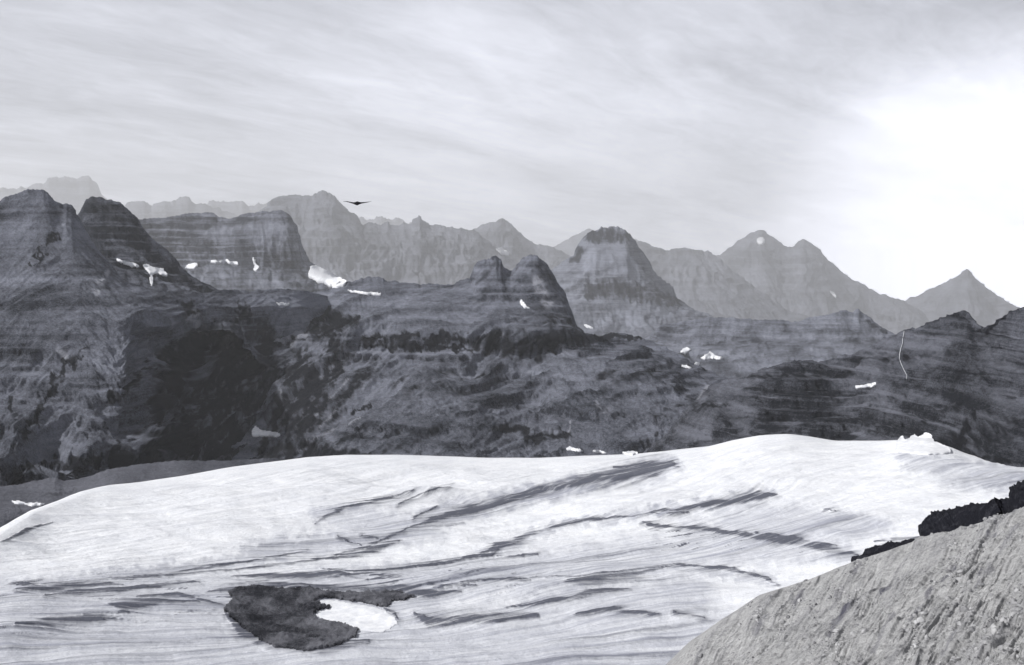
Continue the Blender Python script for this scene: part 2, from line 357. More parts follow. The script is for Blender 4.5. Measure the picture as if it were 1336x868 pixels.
terrain('mountain', 'long even-topped hazy ridge running right from behind the big square-topped mountain', M_far,
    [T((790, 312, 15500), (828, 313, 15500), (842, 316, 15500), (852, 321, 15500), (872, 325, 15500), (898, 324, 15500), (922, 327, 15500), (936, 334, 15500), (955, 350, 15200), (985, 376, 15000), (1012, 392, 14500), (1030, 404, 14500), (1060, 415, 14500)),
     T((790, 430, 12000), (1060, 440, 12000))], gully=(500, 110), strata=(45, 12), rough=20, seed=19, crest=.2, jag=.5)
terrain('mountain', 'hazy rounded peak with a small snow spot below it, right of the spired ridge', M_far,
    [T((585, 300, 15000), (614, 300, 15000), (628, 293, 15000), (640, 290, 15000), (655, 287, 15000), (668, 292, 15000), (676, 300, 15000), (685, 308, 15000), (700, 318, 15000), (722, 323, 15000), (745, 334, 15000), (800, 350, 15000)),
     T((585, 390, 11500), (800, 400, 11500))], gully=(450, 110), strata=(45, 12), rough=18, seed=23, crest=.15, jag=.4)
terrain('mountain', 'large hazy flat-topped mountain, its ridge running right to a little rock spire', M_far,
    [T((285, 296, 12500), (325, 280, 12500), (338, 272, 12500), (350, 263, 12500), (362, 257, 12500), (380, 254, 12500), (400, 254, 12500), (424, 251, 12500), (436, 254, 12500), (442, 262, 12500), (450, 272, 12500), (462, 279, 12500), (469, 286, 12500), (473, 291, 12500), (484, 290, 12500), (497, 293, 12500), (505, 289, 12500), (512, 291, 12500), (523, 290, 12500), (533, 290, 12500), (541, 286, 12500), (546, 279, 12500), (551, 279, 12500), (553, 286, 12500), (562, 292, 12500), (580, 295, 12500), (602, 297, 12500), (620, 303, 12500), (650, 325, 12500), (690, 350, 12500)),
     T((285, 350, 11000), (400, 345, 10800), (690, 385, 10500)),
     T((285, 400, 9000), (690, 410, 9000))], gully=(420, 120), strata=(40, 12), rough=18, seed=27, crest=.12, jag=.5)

# --- middle distance
terrain('mountain', 'big square-topped mountain in the middle distance, its dark summit block over paler scree', M_rock,
    [T((690, 372, 9000), (722, 352, 9000), (738, 338, 9000), (748, 333, 9000), (753, 318, 9000), (762, 309, 9000), (768, 303, 9000), (782, 297, 9000), (800, 296, 9000), (812, 298, 9000), (820, 304, 9000), (828, 314, 9000), (838, 330, 9000), (852, 350, 9000), (868, 366, 9000), (880, 374, 9000), (886, 388, 9000), (900, 400, 9000), (930, 412, 9000), (1000, 440, 9000)),
     T((690, 378, 8900), (748, 346, 8850), (768, 320, 8850), (820, 318, 8850), (860, 372, 8850), (886, 395, 8850), (1000, 448, 8850)),
     T((690, 385, 8500), (760, 372, 8200), (850, 385, 8200), (1000, 450, 8300)),
     T((690, 400, 8300), (760, 392, 8000), (850, 402, 8000), (1000, 455, 8000)),
     T((690, 450, 6800), (820, 455, 6700), (1000, 490, 6500))], gully=(300, 30), strata=(28, 10), rough=14, seed=31, crest=.2, jag=.5,
    forest_shade=[[(764, 310, 7), (790, 306, 9), (818, 308, 8)], [(756, 328, 6), (748, 340, 5)], [(770, 380, 9), (800, 375, 12), (850, 388, 10), (880, 392, 8)]], fstr=.85,  # steep summit cliffs: their shade is painted in by these strokes
    talus=())
terrain('mountain', 'low hazy plateau with faint beds, right of the square-topped mountain and below the twin summits', M_rock,
    [T((860, 425, 7600), (905, 416, 7600), (925, 414, 7600), (960, 415, 7600), (1000, 418, 7600), (1040, 418, 7600), (1060, 413, 7600), (1085, 409, 7600), (1100, 405, 7600), (1108, 408, 7600), (1118, 403, 7600), (1130, 410, 7600), (1145, 422, 7600), (1175, 440, 7600), (1260, 470, 7600)),
     T((860, 430, 7500), (1000, 424, 7450), (1100, 420, 7450), (1260, 475, 7400)),
     T((860, 450, 7300), (1000, 440, 7250), (1100, 440, 7250), (1260, 480, 7200)),
     T((860, 520, 5200), (1000, 520, 5000), (1260, 520, 5200))], gully=(180, 40), strata=(16, 7), rough=10, seed=35, crest=.3, jag=.5, tone=-.05)
terrain('mountain', 'long dark mountain wall with a line of snow patches at its foot, left of the hazy flat top', M_rock,
    [T((160, 290, 8200), (190, 286, 8200), (215, 283, 8200), (245, 278, 8200), (268, 276, 8200), (278, 278, 8200), (286, 284, 8200), (303, 285, 8000), (318, 280, 7900), (332, 277, 7800), (350, 275, 7700), (368, 275, 7600), (376, 280, 7600), (382, 290, 7600), (388, 302, 7600), (394, 316, 7600), (400, 330, 7600), (406, 342, 7600), (440, 365, 7600), (480, 378, 7600)),
     T((160, 345, 8000), (240, 345, 7900), (330, 342, 7500), (402, 352, 7400), (480, 384, 7400)),
     T((160, 372, 7300), (300, 372, 7100), (405, 376, 6900), (480, 392, 6900)),
     T((160, 420, 5800), (480, 420, 5800))], gully=(150, 42), strata=(22, 9), rough=11, seed=41, crest=.25, jag=.5, tone=-.12,
    forest_shade=[[(200, 300, 10), (300, 300, 14), (350, 290, 8)]], fstr=.4)
terrain('mountain', 'dark round-shouldered peak second from the left, its right ridge slanting down to the snow patches', M_rock,
    [T((70, 300, 6600), (98, 285, 6600), (106, 270, 6600), (112, 260, 6600), (120, 257, 6600), (132, 257, 6600), (138, 260, 6600), (145, 259, 6600), (158, 264, 6600), (166, 270, 6600), (176, 280, 6600), (186, 292, 6600), (192, 302, 6500), (205, 315, 6500), (222, 330, 6500), (232, 342, 6500), (240, 352, 6500), (262, 368, 6500), (300, 385, 6500)),
     T((70, 330, 6400), (120, 310, 6350), (190, 330, 6300), (240, 362, 6300), (300, 390, 6300)),
     T((70, 370, 5900), (150, 350, 5800), (240, 378, 5800), (300, 400, 5800)),
     T((70, 430, 4900), (300, 430, 4900))], gully=(150, 42), strata=(22, 8), rough=11, seed=43, crest=.25, jag=.4, tone=-.2,
    forest_shade=[[(118, 268, 10), (150, 285, 16), (180, 310, 12)]], fstr=.45)
# --- the big left massif, with the cirque right of it
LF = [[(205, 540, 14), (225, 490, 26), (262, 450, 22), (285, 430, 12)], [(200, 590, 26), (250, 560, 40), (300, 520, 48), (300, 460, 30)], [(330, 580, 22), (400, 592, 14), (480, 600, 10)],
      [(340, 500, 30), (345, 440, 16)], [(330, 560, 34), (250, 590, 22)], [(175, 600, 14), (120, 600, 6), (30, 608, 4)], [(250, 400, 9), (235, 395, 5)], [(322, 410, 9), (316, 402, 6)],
      [(118, 445, 3), (95, 470, 4), (70, 500, 5), (45, 545, 4), (20, 580, 4)], [(160, 585, 3), (110, 600, 5)], [(40, 350, 2), (55, 330, 3), (70, 310, 4)], [(200, 470, 3), (150, 520, 5), (180, 500, 4)], [(12, 530, 7), (14, 515, 4)]]  # conifers, with the shade of the ribs and cirque painted in
LT = [[(232, 548, 1), (222, 543, 4), (205, 550, 2)], [(222, 490, 4), (205, 500, 3)], [(300, 428, 4), (312, 440, 6)], [(258, 463, 3), (262, 466, 3)], [(288, 462, 2), (292, 470, 2)], [(295, 425, 5), (312, 432, 6), (315, 455, 3)],
      [(140, 355, 3), (128, 372, 8), (126, 384, 3)], [(75, 455, 4), (85, 465, 5)], [(268, 432, 5), (250, 420, 8), (255, 405, 6)]]
terrain('mountain', 'huge dark ribbed mountain filling the left edge, sloping down to the black cirque', M_rock,
    [T((-160, 275, 5200), (-60, 262, 5200), (0, 262, 5200), (12, 257, 5200), (20, 252, 5200), (32, 249, 5200), (45, 247, 5200), (58, 248, 5200), (66, 253, 5200), (74, 263, 5200), (82, 267, 5200), (86, 264, 5200), (95, 270, 5200), (101, 282, 5200), (112, 298, 5200), (122, 315, 5150), (136, 333, 5100), (150, 352, 5000), (165, 368, 4950), (190, 376, 5000), (225, 382, 5100), (262, 382, 5300), (300, 378, 5500), (340, 378, 5600), (372, 376, 5700), (400, 380, 5800), (470, 396, 6900)),
     T((-160, 330, 4900), (40, 320, 4900), (100, 345, 4750), (150, 372, 4700), (200, 388, 4800), (262, 398, 5150), (330, 400, 5350), (400, 400, 5600), (470, 412, 6500)),
     T((-160, 420, 4350), (40, 400, 4300), (120, 410, 4150), (180, 410, 4150), (240, 418, 4500), (262, 430, 5000), (330, 440, 5250), (400, 448, 5450), (470, 452, 6100)),
     T((-160, 520, 3750), (40, 500, 3700), (120, 500, 3600), (175, 500, 3650), (215, 495, 4000), (262, 510, 4600), (330, 520, 4750), (400, 532, 4700), (470, 545, 5300)),
     T((-160, 600, 3250), (40, 608, 3100), (120, 606, 3150), (200, 600, 3400), (262, 590, 3900), (330, 590, 4000), (400, 604, 4000), (470, 615, 4600)),
     T((-160, 660, 2900), (400, 660, 3500), (470, 670, 4000))], gully=(240, 72), shear=0.6, strata=(26, 5), rough=11, seed=51, crest=.15, jag=.6,
    forest_shade=LF, talus=LT, fw=9, tone=-.02, terr=.6)
# --- the central massif
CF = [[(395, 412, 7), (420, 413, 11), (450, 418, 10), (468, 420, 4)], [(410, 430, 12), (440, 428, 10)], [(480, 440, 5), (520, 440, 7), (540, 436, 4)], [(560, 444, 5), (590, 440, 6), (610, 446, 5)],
      [(628, 448, 12), (660, 452, 17), (700, 452, 16), (730, 443, 12), (755, 438, 9), (765, 442, 6)], [(760, 450, 6), (785, 440, 6), (800, 438, 5), (835, 441, 3)], [(480, 450, 3), (560, 452, 3), (620, 455, 3)],  # cliff bands: their shade is put into the dark colour
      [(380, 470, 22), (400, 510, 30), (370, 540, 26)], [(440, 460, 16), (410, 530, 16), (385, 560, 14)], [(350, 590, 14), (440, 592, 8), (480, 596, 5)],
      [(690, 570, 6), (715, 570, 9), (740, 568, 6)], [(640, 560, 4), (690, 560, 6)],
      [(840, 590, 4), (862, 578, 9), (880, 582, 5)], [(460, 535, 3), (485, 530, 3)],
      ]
CS = [[(520, 505, 14), (580, 495, 22), (640, 500, 14)], [(780, 500, 14), (810, 490, 18), (850, 485, 12)], [(850, 535, 5), (885, 540, 7)], [(500, 592, 8), (560, 560, 7), (600, 545, 5)], [(600, 572, 7), (640, 545, 5)], [(760, 535, 6), (830, 540, 5)],
      [(645, 345, 8), (634, 365, 12), (626, 395, 8)], [(690, 340, 7), (704, 348, 9), (722, 365, 7)], [(672, 352, 5), (680, 362, 5)], [(700, 412, 14), (745, 420, 12)], [(480, 480, 16), (450, 520, 14), (420, 570, 14)], [(900, 520, 5), (912, 530, 6)]]  # dark faces of the twin knobs: shade painted into the colour
CT = [[(470, 437, 1.2), (440, 470, 1.6), (415, 497, 5), (402, 512, 2), (385, 530, 1.2), (370, 545, 1.2), (362, 556, 1)], [(462, 440, 1), (437, 470, 1)], [(452, 475, 1), (428, 502, 1)], [(412, 518, .9), (395, 540, 1), (384, 560, 1)], [(455, 495, 1.2), (430, 520, 1.2), (405, 550, 1)], [(438, 535, 1.3), (415, 560, 1)],
      [(470, 545, 1), (440, 560, 1.2), (400, 575, 1)], [(745, 550, 1), (742, 565, 1.2), (744, 575, 1)], [(778, 525, 2), (785, 540, 4), (800, 530, 5)], [(925, 500, 2), (912, 520, 2), (905, 532, 2), (888, 548, 2), (872, 565, 1)],
      [(700, 365, 6), (705, 380, 9), (715, 395, 7)], [(345, 430, 14), (375, 440, 18), (395, 440, 8)], [(350, 415, 12), (390, 395, 10)], [(768, 440, 1), (762, 452, 2)], [(802, 435, 1), (802, 443, 1.4)],
      [(340, 480, 2), (346, 500, 3), (360, 495, 2)], [(365, 510, 2), (370, 525, 4)], [(640, 440, 2), (655, 437, 3)]]
terrain('mountain', 'long dark central mountain with black cliff bands and twin rock knobs on its crest', M_rock,
    [T((300, 402, 6500), (350, 392, 6500), (400, 384, 6500), (440, 372, 6500), (460, 366, 6500), (478, 363, 6500), (492, 361, 6500), (505, 364, 6500), (520, 369, 6500), (560, 371, 6400), (590, 370, 6300), (604, 366, 6200), (614, 362, 6100), (618, 347, 6100), (626, 340, 6100), (638, 335, 6100), (648, 334, 6100), (655, 339, 6100), (660, 349, 6150), (666, 353, 6150), (672, 347, 6100), (681, 337, 6000), (692, 331, 6000), (702, 335, 6000), (712, 345, 6000), (722, 358, 6000), (732, 375, 5950), (740, 390, 5900), (746, 404, 5850), (752, 425, 5800), (770, 440, 5700), (800, 434, 5600), (830, 438, 5500), (860, 448, 5400), (900, 470, 5300), (960, 500, 5200), (1020, 520, 5100)),
     T((300, 425, 5900), (380, 412, 5800), (470, 402, 5750), (540, 400, 5700), (620, 392, 5700), (690, 400, 5650), (740, 415, 5500), (760, 440, 5400), (830, 446, 5350), (900, 478, 5100), (1020, 528, 4900)),
     T((300, 450, 5500), (400, 430, 5300), (480, 428, 5150), (560, 432, 5100), (620, 432, 5100), (700, 432, 5100), (750, 430, 5150), (830, 456, 5000), (900, 492, 4850), (1020, 536, 4700)),
     T((300, 470, 5300), (400, 448, 5220), (480, 450, 5060), (560, 452, 5010), (620, 460, 5010), (680, 470, 5010), (750, 456, 5080), (830, 462, 4900), (900, 500, 4700), (1020, 545, 4550)),
     T((300, 540, 4700), (400, 540, 4300), (560, 530, 4200), (700, 540, 4100), (860, 525, 4100), (950, 540, 4100), (1020, 560, 4100)),
     T((300, 595, 4050), (450, 598, 3650), (600, 602, 3500), (840, 600, 3500), (1020, 590, 3600)),
     T((300, 660, 3300), (1020, 660, 3200))], gully=(230, 56), shear=0.6, strata=(20, 5), rough=10, seed=61, crest=.15, jag=.8,
    forest_shade=CF, sparse=CS, talus=CT, fw=6, terr=.7)
# --- headwall on the right
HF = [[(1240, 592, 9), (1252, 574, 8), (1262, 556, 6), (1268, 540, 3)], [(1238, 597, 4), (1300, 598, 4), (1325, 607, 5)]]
HS = [[(1182, 588, 5), (1188, 574, 6), (1200, 556, 5), (1208, 545, 3)], [(1134, 545, 4), (1131, 530, 3.5), (1136, 515, 2)], [(1244, 504, 4), (1252, 488, 4.5), (1262, 470, 3)], [(1236, 545, 4), (1250, 530, 5), (1258, 520, 4)], [(1166, 590, 5), (1176, 570, 5), (1186, 552, 4)], [(905, 530, 7), (950, 527, 5)], [(950, 545, 3), (1000, 546, 3), (1060, 552, 3)], [(960, 491, 5), (1040, 492, 6), (1110, 486, 5)], [(1110, 470, 5), (1180, 466, 8), (1250, 458, 7)], [(1000, 510, 4), (1100, 520, 4), (1180, 520, 5)], [(1060, 575, 6), (1090, 585, 6)], [(1200, 585, 12), (1290, 570, 16), (1320, 560, 14)], [(1280, 440, 8), (1310, 430, 8)], [(1240, 415, 6), (1262, 415, 6)]]  # both lists: shade of gullies and buttresses painted dark
terrain('mountain', 'dark layered cliff wall at the right edge, standing right behind the snowfield', M_cliff,
    [T((840, 590, 3500), (865, 572, 3500), (885, 548, 3500), (905, 524, 3550), (925, 503, 3600), (945, 494, 3600), (975, 489, 3600), (1010, 476, 3600), (1040, 471, 3600), (1075, 470, 3600), (1110, 461, 3600), (1130, 452, 3600), (1152, 441, 3550), (1175, 432, 3500), (1198, 425, 3450), (1215, 419, 3400), (1224, 412, 3400), (1240, 407, 3400), (1258, 405, 3350), (1266, 409, 3300), (1275, 420, 3250), (1281, 427, 3200), (1292, 421, 3100), (1305, 413, 3050), (1316, 406, 3000), (1330, 402, 3000), (1400, 385, 2900), (1520, 360, 2800)),
     T((840, 595, 3400), (925, 520, 3450), (1010, 495, 3450), (1110, 480, 3450), (1190, 460, 3350), (1240, 460, 3250), (1280, 465, 3100), (1330, 455, 2900), (1400, 430, 2800), (1520, 420, 2700)),
     T((840, 600, 3300), (925, 545, 3300), (1010, 528, 3300), (1110, 520, 3300), (1190, 512, 3200), (1240, 510, 3100), (1300, 520, 2850), (1400, 510, 2700), (1520, 500, 2600)),
     T((840, 606, 3200), (925, 585, 3150), (1010, 578, 3080), (1110, 580, 3000), (1170, 580, 2920), (1215, 585, 2850), (1245, 604, 2700), (1290, 604, 2560), (1325, 612, 2450), (1400, 622, 2400), (1520, 630, 2300)),
     T((840, 640, 2950), (1110, 640, 2850), (1325, 660, 2300), (1520, 670, 2200))], gully=(95, 34), shear=-0.35, strata=(15, 12), rough=7, seed=71, crest=.35, jag=.7,
    forest_shade=HF, sparse=HS, talus=(), fw=4, smoothR=21, tone=-.16, terr=1.35)

# --- moraine at the left, between glacier and massif
terrain('moraine', 'low dark gravel moraine hump along the glacier edge below the black cirque', M_moraine,
    [T((-150, 640, 2600), (8, 634, 2700), (50, 626, 2750), (72, 622, 2800), (84, 627, 2800), (110, 622, 2850), (150, 610, 2900), (190, 604, 2950), (235, 600, 3000), (280, 601, 3000), (320, 600, 3000), (345, 598, 3000), (362, 598, 3050), (385, 602, 3100), (420, 610, 3100)),
     T((-150, 700, 2150), (8, 672, 2300), (110, 645, 2550), (250, 625, 2800), (420, 620, 2950)),
     T((-150, 790, 1700), (8, 740, 1900), (110, 700, 2200), (250, 660, 2500), (420, 640, 2800))], gully=(400, 6), strata=(20, 0.0), rough=3.5, terr=0, seed=81, crest=.5, jag=.3, cat='moraine',
    forest_shade=[[(8, 680, 5), (40, 672, 3)], [(100, 640, 2), (60, 645, 3)]], fstr=.5)

# --- glacier
def glacier_rows():
    top = T((-220, 800, 1500), (-80, 745, 1750), (8, 692, 2000), (40, 672, 2150), (75, 658, 2300), (105, 646, 2450), (140, 638, 2550), (180, 633, 2600), (240, 624, 2700), (300, 613, 2800), (350, 606, 2900), (400, 599, 3000), (450, 596, 3050), (510, 596, 3050), (570, 598, 3050), (640, 600, 3050), (700, 600, 3050), (770, 597, 3100), (830, 595, 3100), (880, 590, 3080), (925, 585, 3050), (955, 577, 3000), (990, 570, 2980), (1030, 568, 2980), (1060, 572, 2980), (1090, 577, 2950), (1125, 577, 2920), (1150, 577, 2880), (1180, 576, 2840), (1212, 577, 2780), (1240, 585, 2700), (1262, 595, 2620), (1290, 603, 2540), (1325, 611, 2440), (1400, 625, 2300), (1560, 660, 2100))
    mid = T((-220, 860, 1250), (8, 745, 1750), (140, 700, 2000), (300, 668, 2200), (450, 650, 2350), (700, 650, 2350), (900, 645, 2300), (1060, 635, 2250), (1215, 635, 2150), (1325, 660, 1950), (1560, 710, 1700))
    low = T((-220, 900, 1150), (8, 790, 1480), (300, 760, 1620), (600, 740, 1700), (900, 730, 1700), (1215, 730, 1600), (1560, 790, 1350))
    bot = T((-220, 1100, 800), (8, 900, 1150), (600, 900, 1130), (1560, 950, 1000))
    return [top, mid, low, bot]
GD = [  # debris bands
 [(880, 606, 3), (850, 612, 8), (810, 618, 6), (770, 626, 4), (700, 642, 3), (650, 656, 3.5), (600, 668, 3.5), (560, 680, 2.5), (535, 690, 1.5)],
 [(885, 610, 2), (840, 606, 3), (800, 610, 2)], [(520, 706, 1.5), (490, 716, 3.2), (460, 724, 2.2), (425, 731, 1)], [(540, 676, 2), (570, 662, 1.4)],
 [(1015, 645, 2), (990, 648, 4), (960, 653, 3.4), (920, 660, 2), (860, 666, 1.2), (842, 672, 1)],
 [(838, 681, 1), (852, 686, 1.5), (870, 688, 1.5), (920, 692, 1.8), (960, 696, 2.5), (1000, 703, 3), (1040, 710, 3.4), (1080, 716, 4), (1120, 724, 4)], [(985, 695, 2), (1040, 706, 3), (1090, 712, 3)], [(1140, 706, 2), (1180, 702, 2), (1215, 700, 1)],
 [(750, 678, .8), (700, 695, 1.6), (670, 706, 3), (648, 713, 4), (640, 724, 2), (610, 731, 1)], [(648, 726, 1.5), (700, 724, 1)], [(900, 668, .8), (830, 672, .8), (750, 680, .8), (720, 688, 1.2)],
 [(820, 768, 1), (780, 772, 3.4), (740, 782, 2), (700, 788, 1.2), (660, 792, 1)], [(870, 740, .9), (830, 748, 2), (780, 752, 4), (740, 756, 3)], [(870, 741, 1), (910, 738, 1.2), (960, 744, 1.2), (1000, 755, 1.6), (1015, 762, 1)],
 [(660, 756, 1.6), (690, 756, 1.4), (600, 760, 2)], [(750, 800, 2), (800, 796, 2.5), (860, 802, 2)], [(880, 800, 2), (920, 806, 2)], [(640, 810, 3), (700, 804, 3), (560, 812, 5), (540, 800, 4)],
 [(540, 640, .7), (500, 652, .9), (450, 662, .9), (430, 672, 1.6), (410, 684, 1)], [(530, 652, 1), (520, 658, .7), (560, 640, .7), (590, 632, .7)], [(440, 700, .8), (480, 716, .8)], [(470, 698, .7), (500, 706, .7)],
 [(535, 690, 1), (480, 712, 1.3), (425, 729, 1.1), (330, 741, 1.3), (220, 750, 1.2), (100, 758, 1), (20, 764, 1)], [(842, 672, 1), (760, 679, 1.1), (690, 697, 1.2), (600, 733, 1.2), (520, 742, 1), (430, 746, 1)], [(1015, 762, 1), (960, 742, 1.1), (880, 737, 1.1), (780, 748, 1.2), (660, 756, 1.2)],
 [(60, 778, 3), (100, 772, 2.5), (150, 770, 2), (200, 764, 2), (260, 760, 2)], [(140, 786, 4), (160, 790, 6), (210, 784, 2), (260, 786, 2)], [(110, 802, 4), (130, 808, 6), (60, 812, 4), (20, 815, 3)], [(180, 780, 2), (230, 776, 2), (290, 790, 1.6)],
 [(300, 752, 2.2), (340, 750, 3), (400, 752, 3), (440, 748, 2), (480, 756, 3)], [(120, 757, 1.2), (200, 752, 1.4), (260, 742, 1.2), (330, 732, 1), (400, 720, .8)], [(1075, 665, 1.4), (1090, 667, 1.2)],
 [(420, 742, .8), (450, 744, 1.2)], [(270, 772, 1), (300, 768, 3), (350, 764, 3), (430, 768, 3), (520, 770, 5), (560, 774, 4), (600, 772, 2)], [(500, 794, 1.5), (512, 800, 2), (520, 808, 1.5)], [(292, 800, 4), (315, 824, 5), (350, 840, 6), (420, 846, 7), (480, 838, 5)], [(20, 770, 2), (90, 764, 3), (160, 762, 2.4)], [(560, 762, 3), (620, 764, 2)],
 [(5, 706, 3), (40, 690, 2), (70, 680, .6)],
]
GDirt = [ # grey melted ice zones
 [(0, 772, 12), (250, 742, 10), (420, 714, 8), (540, 690, 9), (700, 645, 8), (880, 608, 9)], [(350, 760, 10), (600, 738, 9), (655, 714, 7), (750, 682, 6), (1010, 645, 5)], [(600, 760, 10), (800, 748, 9), (900, 740, 7), (1010, 758, 6)], [(250, 790, 30), (400, 800, 36), (560, 800, 26)],
 [(0, 800, 44), (250, 790, 42), (500, 775, 34), (700, 745, 26), (900, 715, 22), (1100, 718, 14)], [(420, 670, 14), (560, 690, 18), (330, 720, 14)], [(860, 612, 16), (760, 632, 12), (560, 675, 14)],
 [(900, 690, 14), (1050, 705, 12)], [(1240, 615, 18), (1330, 625, 20), (1180, 600, 10)], [(0, 850, 50), (600, 850, 50), (1000, 850, 50)], [(900, 780, 34), (700, 800, 26)], [(950, 675, 18), (1050, 680, 24), (1150, 690, 12)]]
def build_glacier():
    for q in GD:
        q[0] = (*q[0][:2], q[0][2] * .3); q[-1] = (*q[-1][:2], q[-1][2] * .3)
    rows = glacier_rows(); x0, x1 = -220, 1560; nu = 1500; xs = np.linspace(x0, x1, nu); RR = []
    for i, r in enumerate(rows):
        r = np.array(r, float); y = smooth1(np.interp(xs, r[:, 0], r[:, 1]), 19 if i == 0 else 101); R = smooth1(np.interp(xs, r[:, 0], r[:, 2]), 151)
        RR.append(P(xs, y, R))
    K = np.array(RR); ts = np.array([0, 1, 2, 3.0]); n = 430; tt = np.linspace(0, 1, n) ** 0.9 * 3
    # smooth (Catmull-Rom like) loft between the traced lines
    G = np.zeros((n, nu, 3))
    from math import floor
    for j, t in enumerate(tt):
        i = min(int(floor(t)), 2); f = t - i; p0 = K[max(i - 1, 0)]; p1 = K[i]; p2 = K[i + 1]; p3 = K[min(i + 2, 3)]
        m1 = (p2 - p0) / 2; m2 = (p3 - p1) / 2
        G[j] = (2*f**3-3*f**2+1) * p1 + (f**3-2*f**2+f) * m1 + (-2*f**3+3*f**2) * p2 + (f**3-f**2) * m2
    top = K[0]; dirn = top[:, :2] / np.linalg.norm(top[:, :2], axis=1)[:, None]; B = []
    for k in range(16, 0, -1):
        f = k / 16; q = top.copy(); q[:, :2] += dirn * 700 * f; q[:, 2] -= 30 * f + 420 * f ** 2; B.append(q)
    G = np.concatenate([np.array(B), G], 0)
    x, y = G[..., 0], G[..., 1]
    # flow lines: coordinates bent by a slow warp, stretched along the flow
    fx = np.hypot(x + 1800, y - 700); fy = np.arctan2(y - 700, x + 1800) * 2300       # the ice fans out from the left
    wp = fbm2(x / 900, y / 700, 3, 5) * 130
    s1 = fbm2(fx / 900, (fy + wp) / 60, 4, 2, .55); s2 = fbm2(fx / 420, (fy + wp) / 17, 2, 9, .5); s3 = fbm2(x / 260, y / 200, 4, 21)
    s4 = fbm2(fx / 240, (fy + wp) / 22, 2, 57, .5)
    rel = s3 * 15 + s1 * 4.6 + s2 * 1.3 + s4 * .4 + fbm2(x / 22, y / 22, 3, 63, .6) * 1.1
    edge = np.concatenate([np.zeros(16), sstep(0, 60, np.arange(n) * 1.0)])[:, None]
    G[..., 2] += rel * (0.12 + 0.88 * edge)
    px, py = pixel_of(G)
    qx = px + fbm2(px / 30, py / 30, 3, 77) * 3; qy = py + fbm2(px / 34, py / 10, 4, 78, .6) * 3.0 + s2 * 1.5
    deb = stroke_mask(qx, qy, GD, 0, 77, soft=.9)
    halo = stroke_mask(qx, qy, [[(a, b + 1, c * 2.2 + 3) for a, b, c in q] for q in GD], 0, 77, soft=.95)
    deb = np.clip(deb * (.98 + .8 * s2 + .5 * s4) + halo * np.clip(.30 + .9 * s2 + .5 * s1, 0, 1) * .85, 0, 1)
    # fine crevasse/dirt lines following the flow, stronger in the melted zones
    dirt = np.zeros_like(px)
    for st in GDirt: dirt = np.maximum(dirt, stroke_mask(px, py, [st], 12, 90, soft=.6) * (0.8))
    ln = sstep(0.12, 0.5, s2 * 0.7 + s1 * 0.6); ln2 = sstep(0.0, 0.6, s1)
    rough = sstep(0.0, 1.0, stroke_mask(px, py, [[(20, 790, 40), (250, 775, 26), (500, 755, 18), (660, 755, 18)], [(860, 700, 14), (1100, 716, 10)]], 8, 99))
    spots = sstep(0.22, 0.5, fbm2(fx / 60, (fy + wp) / 16, 4, 31, .65))
    G[..., 2] += deb * 1.5
    deb2 = np.clip(np.maximum(deb, np.maximum((ln * .5 + sstep(.1, .5, s4) * .2) * dirt * 0.8, spots * rough * 0.85)), 0, 1)
    deb2 *= np.where(np.arange(n + 16) < 17, 0, 1)[:, None]
    gre = np.clip(dirt * 0.48 + ln2 * 0.2 * (0.4 + dirt) + 0.10 * (s3 + .3), 0, 1)
    o = mesh_grid('glacier', G, M_ice, np.stack([deb2, gre, gre * 0], -1))
    fa = o.data.attributes.new('flow', 'FLOAT_VECTOR', 'POINT'); fa.data.foreach_set('vector', np.stack([fx / 190, (fy + wp) / 11, s3], -1).astype(np.float32).ravel())
    return tag(o, 'broad white glacier with grey debris bands spreading across the whole foreground', 'glacier', 'structure')
glacier = build_glacier()

# ------------------------------------------------------------------ things laid on the terrain
_bvh = {}
def bvh(o):
    if o.name not in _bvh:
        me = o.data; v = np.empty(len(me.vertices) * 3, np.float32); me.vertices.foreach_get('co', v)
        f = np.empty(len(me.loops), np.int32); me.loops.foreach_get('vertex_index', f)
        _bvh[o.name] = BVHTree.FromPolygons([tuple(p) for p in v.reshape(-1, 3).tolist()], [tuple(q) for q in f.reshape(-1, 4).tolist()], all_triangles=False)
    return _bvh[o.name]
TREES = {}
def hit(px, py):
    d = dirpix(px, py); best = None
    for o in TARGETS:
        h = bvh(o).ray_cast(Vector((0, 0, CAMZ)), d)
        if h[0] is not None and (best is None or h[3] < best[3]): best = h
    return best
def inside(x, y, poly):
    c = False; n = len(poly)
    for i in range(n):
        x0, y0 = poly[i]; x1, y1 = poly[(i + 1) % n]
        if (y0 > y) != (y1 > y) and x < (x1 - x0) * (y - y0) / (y1 - y0) + x0: c = not c
    return c
